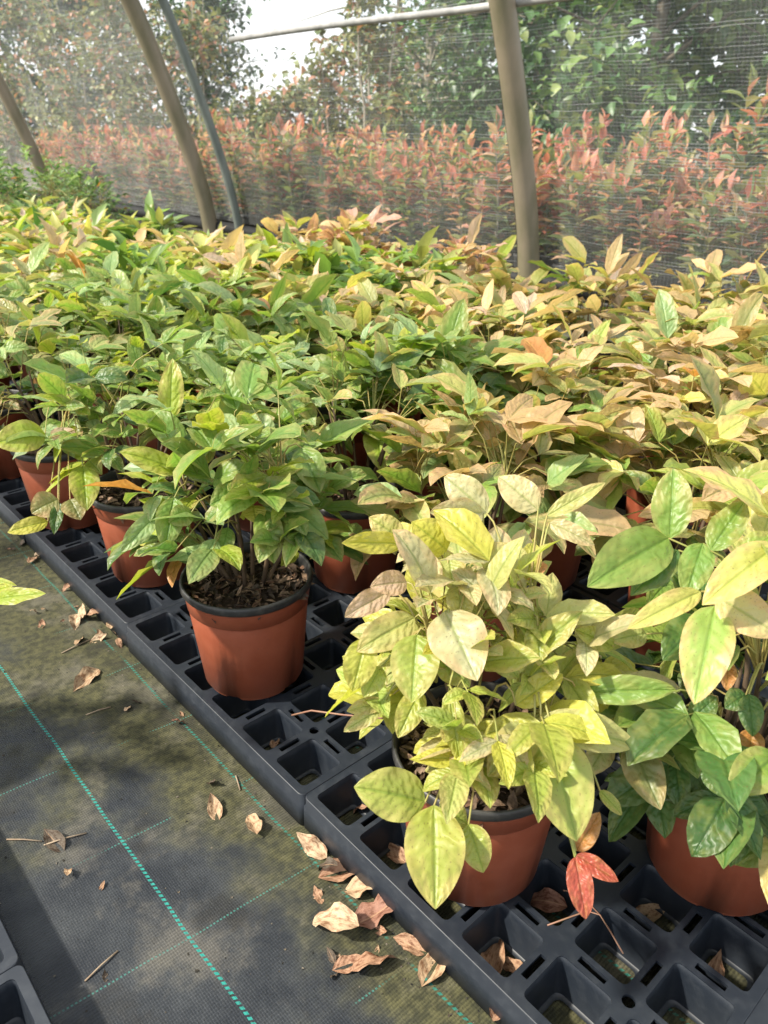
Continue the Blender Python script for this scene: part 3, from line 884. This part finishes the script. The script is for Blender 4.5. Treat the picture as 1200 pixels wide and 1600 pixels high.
        ((-0.035, 0.621, 0.24), (-0.038, 0.58, 0.219), (-0.23, -0.73, 0.64), 0.040, 'olive'),
    ],
    'O': [
        ((-0.253, 0.304, 0.282), (-0.202, 0.238, 0.297), (-0.16, -0.7, 0.7), 0.021, 'gyellow'),
        ((-0.246, 0.326, 0.28), (-0.228, 0.292, 0.297), (-0.15, -0.71, 0.69), 0.012, 'gyellow'),
        ((-0.244, 0.334, 0.295), (-0.222, 0.297, 0.291), (-0.15, -0.71, 0.69), 0.008, 'gyellow'),
    ],
}
LITTER = [
(-0.027, 0.714, 0.038, 20), (-0.048, 0.694, 0.038, 200), (-0.019, 0.689, 0.035, 90), (-0.021, 0.999, 0.030, 0), (-0.098, 0.735, 0.023, 10), (-0.102, 0.512, 0.052, 160), (-0.082, 0.109, 0.036, 20), (-0.275, 0.207, 0.040, 60), (-0.057, 0.049, 0.037, 20), (-0.019, -0.038, 0.042, 65), (-0.006, -0.095, 0.058, 300), (-0.007, -0.132, 0.047, 280), (-0.017, -0.169, 0.059, 300), (-0.070, -0.149, 0.056, 80), (-0.081, -0.197, 0.036, 300), (-0.060, -0.216, 0.048, 300), (-0.005, -0.262, 0.052, 320), (-0.013, -0.225, 0.035, 60), (0.002, -0.348, 0.028, 330), (-0.280, 0.143, 0.017, 10), (-0.255, 0.096, 0.011, 0), (-0.002, 0.626, 0.034, 20), (-0.012, 1.094, 0.024, 30), (-0.065, 0.631, 0.025, 0), (-0.004, 1.015, 0.024, 70), (-0.080, 0.393, 0.015, 0), (-0.302, -0.019, 0.012, 30), (-0.025, -0.078, 0.029, 80), (-0.035, 0.613, 0.028, 300), (-0.003, 0.598, 0.023, 100), ]
CELL_LITTER = [
(0.145, -0.303, 0.046, 80), (0.047, -0.304, 0.052, 340), (0.239, -0.395, 0.039, 290), (0.230, -0.486, 0.038, 330), (0.080, -0.381, 0.020, 330), (0.058, -0.119, 0.036, 50), (0.072, -0.037, 0.032, 80), (0.056, -0.325, 0.029, 60), (0.217, -0.524, 0.025, 20), (0.167, -0.373, 0.016, 0), (0.059, 0.162, 0.023, 0), ]

total = 0
BED = 'potted nandina plants standing in the bed'
def front_clear(cx, cy, depth):
    # keep the aisle side of the pot free of foliage below the rim
    v = Vector((-.745, -.667))
    return lambda p: (p.x*v.x+p.y*v.y) > depth and p.z < .27
o, n = build_plant(.0975, .2714, 'lone green potted nandina on the tray edge, dark soil and terracotta pot in full view', 'green', 101, True, BED, .155, .225, 66, .072, HERO['p1'], True, .275, gap=front_clear(0, 0, .05)); total += n
o, n = build_plant(.104, -.216, 'yellow lime potted nandina with a red leaf sprig hanging beside its pot', 'lime', 102, True, BED, .14, .19, 74, .058, HERO['p2'], True, .245, (R(1.0), R(-1.5)), gap=front_clear(0, 0, .05)); total += n
p2_strands = (('bare_stalk', [(-0.148, 0.164, 0.21), (-0.138, 0.138, 0.229), (-0.122, 0.1, 0.239), (-0.106, 0.053, 0.257), (-0.091, 0.01, 0.282)], .0011), ('dry_strand', [(-0.009, -0.124, 0.003), (0.018, -0.135, 0.003), (0.04, -0.144, 0.003), (0.047, -0.157, 0.003), (0.038, -0.178, 0.003), (0.027, -0.201, 0.003)], .0010), ('dry_strand', [(0.047, -0.157, 0.003), (0.052, -0.124, 0.003), (0.041, -0.109, 0.003)], .0008))
for nm, pts, rd in p2_strands:
    m = MB(); m.tube([Vector(q) for q in pts], rd, 5); new_obj(nm, m.mesh(nm, REDSTALK), o)
o, n = build_plant(.3185, -.4247, 'broad leaved green potted nandina with cream and pink leaf tips', 'broad', 103, True, BED, .16, .23, 50, .074, HERO['p3'], True, .25, low=-.35, wratio=.48); total += n
o, n = build_plant(.128, .690, 'green and yellow potted nandina in a terracotta pot just behind the lone green one', 'green', 104, True, BED, .165, .22, 50, .068, None, True, .28, gap=front_clear(0, 0, .09)); total += n
o, n = build_plant(.098, 1.034, 'leafy potted nandina whose yellow edged leaves hang over its pot towards the aisle', 'mixed', 105, True, BED, .17, .22, 48, .070, HERO['L'], False, .26); total += n
o, n = build_plant(.062, 1.417, 'potted nandina at the aisle edge with bare pot front beyond the drooping yellow edged one', 'mixed', 106, True, BED, .17, .22, 46, .07, None, False, .28, gap=front_clear(0, 0, .08)); total += n
o, n = build_plant(.425, .400, 'green and bronze potted nandina whose shaded pot shows behind the lone green plant', 'mixed', 107, True, BED, .18, .22, 52, .072, None, True, .27, gap=front_clear(0, 0, .09)); total += n
o, n = build_plant(.40, .06, 'bronze and pink tinged potted nandina behind the yellow lime plant', 'bronze', 108, True, BED, .18, .19, 56, .08, None, False, .25); total += n
o, n = build_plant(-.50, .58, 'potted nandina across the aisle with one yellow edged leaf sprig reaching over the ground cloth', 'green', 109, True, None, .11, .16, 14, .06, HERO['O'], False, .24); total += n
LBL = {'bronze': 'bronze', 'peach': 'peach', 'mixed': 'olive green', 'green': 'fresh green', 'yellow': 'yellow peach', 'pink': 'pink flushed'}
ROWN = ['first', 'second', 'third', 'fourth', 'fifth', 'sixth', 'seventh']
NUMW = ['', 'one place', 'two places', 'three places', 'four places', 'five places', 'six places', 'seven places', 'eight places', 'nine places', 'ten places', 'eleven places', 'twelve places', 'thirteen places', 'fourteen places']
def where(look, cx, y):
    r = ROWN[min(range(7), key=lambda k: abs((.10, .40, .68, .95, 1.22, 1.49, 1.74)[k]-cx))]
    k = round((y-.27)/.29)
    pos = 'level with' if k == 0 else NUMW[min(14, abs(k))]+(' beyond' if k > 0 else ' short of')
    return '%s nandina, %s row from the aisle, %s the lone green pot' % (look, r, pos)
prng = random.Random(77)
spots = []
cols = {.10: [1.76, 2.08], .40: [.76, 1.08, 1.38, 1.68, 1.98, 2.28, 2.6, 2.9]}
for cx, ys in cols.items():
    for y in ys: spots.append((cx, y))
for c, cx in enumerate((.68, .95, 1.22, 1.49, 1.74)):
    y = -.42+.13*(c % 2)
    while y < 4.35:
        spots.append((cx, y)); y += .29
seed = 200
for (cx, cy) in spots:
    x, y = cx+prng.uniform(-.03, .03), cy+prng.uniform(-.035, .035)
    seed += 1
    q = px((x, y, .36))
    if q[0] < -130 or q[0] > 1330: continue
    t = max(0, min(1, ((x-1.25)*.85+(y-.31)*.49)/(.85**2+.49**2)))
    if math.hypot(x-1.25-.85*t, y-.31-.49*t) < .135: continue    # the gap in the bed
    if x > 1.6 and (.8 < y < 1.45 or y > 2.1): continue
    if x > 1.36 and y > 2.75: continue
    if x > 1.6 and 1.3 < y < 2.2: pal = 'pink'
    elif y > 2.05 or (y > 1.7 and x > .9): pal = prng.choice(('yellow', 'yellow', 'peach', 'yellow', 'mixed'))
    elif x > .9 and y < 1.3: pal = prng.choice(('peach', 'peach', 'peach', 'bronze'))
    elif x < 1.0 and y < .25: pal = prng.choice(('bronze', 'peach'))
    elif x < .8: pal = prng.choice(('green', 'mixed', 'green'))
    else: pal = prng.choice(('mixed', 'green', 'mixed', 'peach'))
    dep = q[2]
    near = dep < 2.5
    hz = prng.uniform(.17, .225)*(.78 if y > 1.9 else 1)*(.8 if x > 1.3 and y > 1.0 else 1)
    ns = 54 if dep < 1.7 else (46 if near else 52)
    o, n = build_plant(x, y, where(LBL[pal], cx, y), pal, seed, near, BED, prng.uniform(.175, .205), hz, ns, prng.uniform(.082, .104), None, False, prng.uniform(.23, .265), low=-.05, wratio=(.42 if dep < 1.6 else .36))
    total += n
for k, (x, y, hh) in enumerate(((1.70, 1.92, .27), (1.78, 1.38, .19), (1.62, 2.22, .20))):
    o, n = build_plant(x, y, ['tall pink flushed nandina rising in front of the black pipe', 'pink flushed nandina standing just before the foot of the thick hoop', 'pink flushed nandina close behind the tall pink one'][k], 'pink', 380+k, True, BED, .17, hh, 46, .095, None, False, .25, low=-.05, wratio=.36); total += n
# dark green feathery shrubs at the far end of the bed
for k, (x, y, h) in enumerate(((1.05, 4.75, .62), (1.50, 4.95, .55), (1.95, 5.3, .40), (.9, 5.5, .75), (1.35, 5.7, .6), (2.2, 6.4, .42), (1.6, 6.6, .55))):
    build_plant(x, y, 'dark green feathery nandina shrub standing beyond the end of the yellow plants', 'shrub', 400+k, False, 'dark green shrubs beyond the bed', .30, h*.7, 170, .05, None, False, .16+h*.25, low=-.3, wratio=.36, name='nandina_shrub')
print('leaf objects', total)

# red stalk and dry strands of the lime plant
def stalk(name, pts, rad, mat, label, cat):
    m = MB(); m.tube([Vector(p) for p in pts], rad, 5)
    return tag(new_obj(name, m.mesh(name, mat)), label, cat)

# ------------------------------------------------------------------ fallen leaves and twigs
DV = []
for k in range(7):
    DV.append(leaf_mesh('dead_leaf', .46, R(lr.uniform(10, 34)), R(lr.uniform(-70, 70)), R(lr.uniform(-50, 50)), lr.uniform(.08, .2), lr.uniform(0, 6), 10, 3, DEAD, curl=lr.uniform(-.3, .3)))
DC = [(.40, .28, .17, 1), (.33, .20, .12, 1), (.50, .38, .25, 1), (.24, .12, .08, 1), (.36, .21, .13, 1), (.46, .33, .21, 1), (.09, .07, .05, 1)]
drng = random.Random(9)
def litter(lst, z, lab, grp, cols):
    for k, (x, y, s, a) in enumerate(lst):
        me = drng.choice(DV); s *= 1.28
        o = bpy.data.objects.new('dead_leaf', me); COL.objects.link(o)
        o.rotation_euler = (drng.uniform(-.2, .2), drng.uniform(-.35, .35), R(a-48)+drng.uniform(-.2, .2))
        o.scale = (s, s, s)
        rot = o.rotation_euler.to_matrix()
        lo = min((rot @ (v.co*s)).z for v in me.vertices)
        c = sum(((rot @ (v.co*s)) for v in me.vertices), Vector())/len(me.vertices)
        o.location = (x-c.x, y-c.y, z-lo-.0012)
        o.color = drng.choice(cols)
        tag(o, lab(k, o.color, x, y), 'dead leaf', grp)
CW = ['tan', 'brown', 'pale tan', 'dark reddish', 'russet', 'light brown', 'blackish']
def cword(c): return CW[min(range(7), key=lambda q: sum(abs(DC[q][j]-c[j]) for j in range(3)))]
def lab_ground(k, c, x, y):
    if k in (10, 11, 12): return 'large crumpled tan dead leaf heaped against the front tray edge'
    if k == 6: return 'folded pale brown dead leaf lying alone mid aisle near the tray corner'
    if k == 7: return 'brown curled dead leaf beside the bold teal thread on the aisle cloth'
    if k == 5: return 'slim reddish brown dead leaf alone on the mossy aisle cloth'
    size = 'small' if LITTER[k][2] < .025 else 'broad'
    zone = 'close to the tray edge' if x > -.10 else ('between the two teal threads' if x > -.204 else 'beyond the bold teal thread')
    part = 'near the lime plant' if y < .1 else ('near the lone green pot' if y < .5 else 'up the mossy aisle')
    return '%s %s dead leaf %s %s' % (size, cword(c), zone, part)
lx = random.Random(44)
for k in range(26):     # crumbs of leaf drifted along the tray edge and up the aisle
    LITTER.append((-.012-abs(lx.gauss(0, .05)), lx.uniform(-.25, 1.35), lx.uniform(.008, .022), lx.uniform(0, 360)))
litter(LITTER, GZ, lab_ground, 'dead leaves scattered on the ground cloth', DC)
litter(CELL_LITTER, GZ, lambda k, c, x, y: '%s dead leaf fallen inside an open tray cell %s' % (cword(c), 'by the red sprig' if x > .1 else 'at the tray edge'), 'dead leaves lying in tray cells', DC[3:5]+DC[:2])
TW = m_simple('dry_twig', (.22, .16, .11), (.34, .27, .19), 40.0, .8, .2)
TL = 'thin dry twig lying on the ground cloth'
for k, (x, y, a, L) in enumerate(((-.305, .235, -45, .05), (-.262, .20, -20, .055), (-.30, -.005, 12, .045), (-.075, .62, 5, .06), (-.12, .42, -12, .04), (-.03, .13, 70, .03))):
    c, s = math.cos(R(a)), math.sin(R(a))
    o = stalk('dry_twig', [(x-c*L*.5, y-s*L*.5, GZ+.0012), (x, y, GZ+.003), (x+c*L*.5, y+s*L*.5, GZ+.0014)], .0011, TW, TL, 'twig'); o['group'] = 'dry twigs on the ground cloth'
# bits of grit on the cloth
g = MB()
for k in range(520):
    x, y = drng.uniform(-.40, .0), drng.uniform(-.4, 1.3)
    if drng.random() < .5: x = -.002-abs(drng.gauss(0, .03))
    s = drng.uniform(.0008, .0024)
    if x > -.007: continue
    p = Vector((x, y, GZ-.0003))
    g.leaf4(p, Vector((drng.uniform(-1, 1), drng.uniform(-1, 1), .25)), Vector((0, 0, 1)), s*2, s*1.6, drng.choice(((.05, .045, .035, 1), (.12, .10, .07, 1), (.02, .02, .018, 1), (.16, .14, .11, 1))), .5)
tag(new_obj('grit', g.mesh('grit', CHIP)), 'loose grit and crumbs of soil on the cloth', 'grit', kind='stuff')

# ------------------------------------------------------------------ photinia rows outside the net
PG = [(0.165, 0.232, 0.105, 1), (0.232, 0.285, 0.117, 1), (0.330, 0.356, 0.128, 1), (0.116, 0.178, 0.105, 1), (0.426, 0.392, 0.186, 1)]
PR = [(0.650, 0.220, 0.155, 1), (0.728, 0.338, 0.237, 1), (0.520, 0.169, 0.127, 1), (0.750, 0.473, 0.328, 1), (0.624, 0.270, 0.218, 1)]
def photinia_meshes(seed, H, redness):
    rg = random.Random(seed); st, fo = MB(), MB()
    for k in range(rg.choice((3, 4, 4, 5))):
        a = rg.uniform(0, 2*PI); b = Vector((.015*math.cos(a), .015*math.sin(a), .12))
        h = H*rg.uniform(.72, 1.05); lean = rg.uniform(.05, .22)
        pts = [b+Vector((math.cos(a)*lean*t*h+rg.uniform(-.012, .012), math.sin(a)*lean*t*h+rg.uniform(-.012, .012), (h-.12)*t)) for t in (0, .25, .5, .75, 1)]
        st.tube(pts, [.0055, .005, .0042, .0032, .002], 5, None, False)
        nl = int(h*52)
        for q in range(nl):
            t = .04+.96*(q+rg.random()*.6)/nl; t = min(.999, t)
            i = int(t*4); p = pts[i].lerp(pts[i+1], t*4-i)
            an = q*2.4+rg.uniform(-.5, .5)
            red = rg.random() < (redness*(.35+.75*t**1.4))
            el = rg.uniform(.1, .8)+(.9 if t > .93 else 0)
            d = Vector((math.cos(an)*math.cos(el), math.sin(an)*math.cos(el), math.sin(el)))
            L = rg.uniform(.085, .14)*(.85 if red else 1.0)
            c = rg.choice(PR if red else PG)
            f = rg.uniform(.8, 1.2)
            fo.leaf4(p, d, Vector((rg.uniform(-.4, .4), rg.uniform(-.4, .4), 1)), L, L*.44, (c[0]*f, c[1]*f, c[2]*f, 1), rg.uniform(.05, .3))
    return st.mesh('stem', PALEBARK), fo.mesh('foliage', LEAF_FAR)
PHO = [photinia_meshes(500+k, .60+.05*(k % 5), .62+.06*(k % 3)) for k in range(10)]
TALLP = photinia_meshes(540, 1.02, .5)
pm = MB()
pm.quad_strip([[Vector((r*math.cos(2*PI*q/14), r*math.sin(2*PI*q/14), z)) for q in range(14)] for r, z in ((.055, 0), (.072, .13), (.076, .132), (.076, .145), (.07, .146), (.068, .132), (.002, .13))], True, None, True, True)
SPOT = pm.mesh('pot', DARKPOT)
qr = random.Random(31); count = 0
for r in range(10):
    X0 = 3.62+.30*r
    y = -.2
    while y < 12.5:
        y += .27+.012*r
        x, yy = X0+qr.uniform(-.06, .06), y+qr.uniform(-.06, .06)
        s = px((x, yy, .4))
        if s[0] < 60 or s[0] > 1260 or count > 285 or (yy > 8 and r > 6): continue
        tall = qr.random() < .02
        o = empty('photinia', (x, yy, GZ-.004), 'red tipped photinia growing in a row outside the shade net', 'shrub', 'red tipped photinia rows outside the net', qr.uniform(0, 6.28))
        st, fo = TALLP if tall else qr.choice(PHO)
        k = qr.uniform(.85, 1.15); o.scale = (k, k, k*qr.uniform(.92, 1.08))
        new_obj('pot', SPOT, o); new_obj('stem', st, o); tag(new_obj('foliage', fo, o), kind='stuff')
        count += 1
print('photinias', count)
for (x, y, k) in ((3.75, 1.42, 1.12), (4.1, 3.05, .92), (3.95, 1.95, .95)):
    o = empty('photinia', (x, y, GZ-.004), 'taller red tipped photinia standing above the rows outside the net', 'shrub', 'taller photinias in the rows', x*3)
    o.scale = (k, k, k); new_obj('pot', SPOT, o); new_obj('stem', TALLP[0], o); tag(new_obj('foliage', TALLP[1], o), kind='stuff')

# ------------------------------------------------------------------ trees
def make_tree(x, y, H, rad, zlow, label, cols, nleaf, lsz, seed, bark=BARK, trunk=.09, clumps=42, spread=.34, cat='tree', group=None, multi=1, bare=0, sq=1.0, name='tree', up=.2):
    rg = random.Random(seed)
    root = empty(name, (x, y, GZ-.006), label, cat, group)
    tk, fo = MB(), MB()
    tips = []
    for s in range(multi):
        a = rg.uniform(0, 6.28); o = .22*rad*(s > 0 or multi > 1)
        b = Vector((o*math.cos(a)*.5, o*math.sin(a)*.5, -.05))
        pts = [b+Vector((o*math.cos(a)*t*1.6+rg.uniform(-.05, .05)*H*.15*(t > 0), o*math.sin(a)*t*1.6+rg.uniform(-.05, .05)*H*.15*(t > 0), H*.92*t)) for t in (0, .15, .3, .45, .6, .8, 1)]
        rr = trunk/(multi**.5)
        tk.tube(pts, [rr*1.25, rr, rr*.86, rr*.7, rr*.55, rr*.33, rr*.1], 9)
        nlimb = max(5, clumps//multi)
        for k in range(nlimb):
            t = rg.uniform(max(.05, zlow/H), .98); i = min(5, max(j for j, q in enumerate((0, .15, .3, .45, .6, .8)) if q <= t))
            tt = (0, .15, .3, .45, .6, .8, 1)
            p = pts[i].lerp(pts[i+1], (t-tt[i])/(tt[i+1]-tt[i]))
            an = rg.uniform(0, 6.28)
            prof = math.sin(PI*min(1, .18+.82*(t*H-zlow*.6)/(H-zlow*.6)))**.6 if H > zlow else 1
            ln = rad*rg.uniform(.35, 1.0)*max(.25, prof)
            e = p+Vector((math.cos(an)*ln, math.sin(an)*ln, ln*rg.uniform(-.25, .45)+up*ln))
            if e.z < zlow: e.z = zlow+rg.random()*.2
            m1 = p.lerp(e, .5)+Vector((rg.uniform(-.1, .1), rg.uniform(-.1, .1), rg.uniform(0, .18)))*ln
            lr0 = rr*.38*(1-t*.6)
            tk.tube([p, m1, e], [lr0, lr0*.6, lr0*.2], 5, None, False)
            tips += [e, p.lerp(e, .62), m1]
            for _ in range(2):
                e2 = m1+Vector((rg.uniform(-1, 1), rg.uniform(-1, 1), rg.uniform(-.5, .7)))*ln*.5
                tk.tube([m1, e2], [lr0*.4, lr0*.12], 4, None, False)
                tips.append(e2)
    for k in range(bare):   # bare arching twigs
        an = rg.uniform(0, 6.28); p = Vector((0, 0, rg.uniform(zlow, H*.6))); pts = [p]
        d = Vector((math.cos(an), math.sin(an), .3))
        for j in range(7):
            d += Vector((rg.uniform(-.4, .4), rg.uniform(-.4, .4), rg.uniform(-.35, .15))); p = p+d.normalized()*rad*.24; pts.append(p)
        tk.tube(pts, [.022, .019, .016, .013, .010, .007, .005, .003], 5, None, False)
    shade = [rg.uniform(.7, 1.25) for _ in tips]
    for k in range(nleaf):
        i = rg.randrange(len(tips)); c = tips[i]
        sp = spread*rad*.55
        p = c+Vector((rg.gauss(0, sp*.5), rg.gauss(0, sp*.5), rg.gauss(0, sp*.38*sq)))
        if p.z < .03: continue
        col = rg.choice(cols); f = shade[i]*rg.uniform(.8, 1.2)
        L = lsz*rg.uniform(.7, 1.25)
        d = Vector((rg.uniform(-1, 1), rg.uniform(-1, 1), rg.uniform(-.9, .5)))
        fo.leaf4(p, d, Vector((rg.uniform(-.7, .7), rg.uniform(-.7, .7), 1)), L, L*rg.uniform(.55, .75), (col[0]*f, col[1]*f, col[2]*f, 1), .2)
    new_obj('trunk', tk.mesh('trunk', bark), root)
    tag(new_obj('crown', fo.mesh('crown', LEAF_TREE), root), kind='stuff')
DG = [(0.072, 0.160, 0.056, 1), (0.104, 0.208, 0.072, 1), (0.056, 0.120, 0.048, 1), (0.144, 0.256, 0.080, 1)]
MG = [(0.144, 0.240, 0.072, 1), (0.208, 0.304, 0.088, 1), (0.112, 0.192, 0.064, 1), (0.272, 0.336, 0.112, 1)]
OL = [(0.224, 0.252, 0.098, 1), (0.294, 0.308, 0.126, 1), (0.154, 0.196, 0.077, 1), (0.364, 0.350, 0.168, 1), (0.140, 0.182, 0.084, 1), (0.588, 0.280, 0.182, 1)]
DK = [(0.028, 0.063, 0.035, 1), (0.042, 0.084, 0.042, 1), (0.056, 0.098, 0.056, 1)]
make_tree(8.2, 4.6, 6.5, 2.3, .35, 'big leafy green tree with low hanging branches behind the photinias', MG+DG, 9500, .15, 1, clumps=80, spread=.30)
make_tree(8.9, 6.7, 6.0, 1.9, .5, 'dark green tree between the big leafy tree and the bare branched one', DG, 7000, .13, 2, clumps=60)
make_tree(9.2, 2.9, 6.0, 2.0, .3, 'dense green tree at the far end of the big leafy tree', MG+DG, 6000, .14, 12, clumps=60)
make_tree(8.6, 8.5, 4.6, 1.5, .5, 'thin dusky tree with bare arching twigs behind the shade net', DG+OL[:2], 3000, .10, 3, clumps=34, bare=16, bark=PALEBARK)
make_tree(9.6, 10.2, 4.2, 1.5, .4, 'olive leaved tree beyond the bare branched tree', OL[:5]+DG, 3600, .10, 4, clumps=40)
HG = 'tall pale stemmed photinia screen beyond the brown hoops'
for k, (x, y, h, rd, nl) in enumerate(((5.9, 6.6, 2.7, .55, 1300), (6.3, 7.7, 2.2, .6, 1300), (6.3, 8.9, 1.5, .6, 1100), (6.6, 10.1, 1.35, .6, 1000), (5.7, 10.2, 2.7, .6, 1500), (5.4, 11.4, 3.0, .7, 1700), (5.1, 12.6, 3.0, .7, 1700), (6.3, 12.6, 2.8, .7, 1300), (5.0, 13.9, 2.9, .7, 1700), (4.8, 15.2, 2.8, .7, 1700), (4.7, 16.8, 2.8, .8, 1700), (4.4, 18.6, 2.8, .8, 1500))):
    make_tree(x, y, h, rd, .25, 'tall slim shrub with pale stems and olive leaves beyond the photinia rows', OL, nl, .10, 20+k, PALEBARK, .035, 22, .55, 'shrub', HG, 3, 0, 1.3, 'tall_shrub', .8)
for k, (x, y, h, rd) in enumerate(((13, 6, 7, 2.6), (13.5, 9, 6, 2.6), (14, 12.5, 4.2, 2.4), (14.5, 25, 5.2, 2.8), (11, 26, 5.5, 2.8), (7.5, 24, 5.0, 2.6), (12.5, 2.5, 7, 2.6))):
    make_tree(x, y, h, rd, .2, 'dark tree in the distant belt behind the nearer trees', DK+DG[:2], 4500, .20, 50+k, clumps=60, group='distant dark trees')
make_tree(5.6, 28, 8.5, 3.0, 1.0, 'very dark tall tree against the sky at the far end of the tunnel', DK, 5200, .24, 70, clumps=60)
for k in range(16):   # low dark understorey under the trees
    x, y = 7.0+.25*(k % 3), 1.6+k*.62
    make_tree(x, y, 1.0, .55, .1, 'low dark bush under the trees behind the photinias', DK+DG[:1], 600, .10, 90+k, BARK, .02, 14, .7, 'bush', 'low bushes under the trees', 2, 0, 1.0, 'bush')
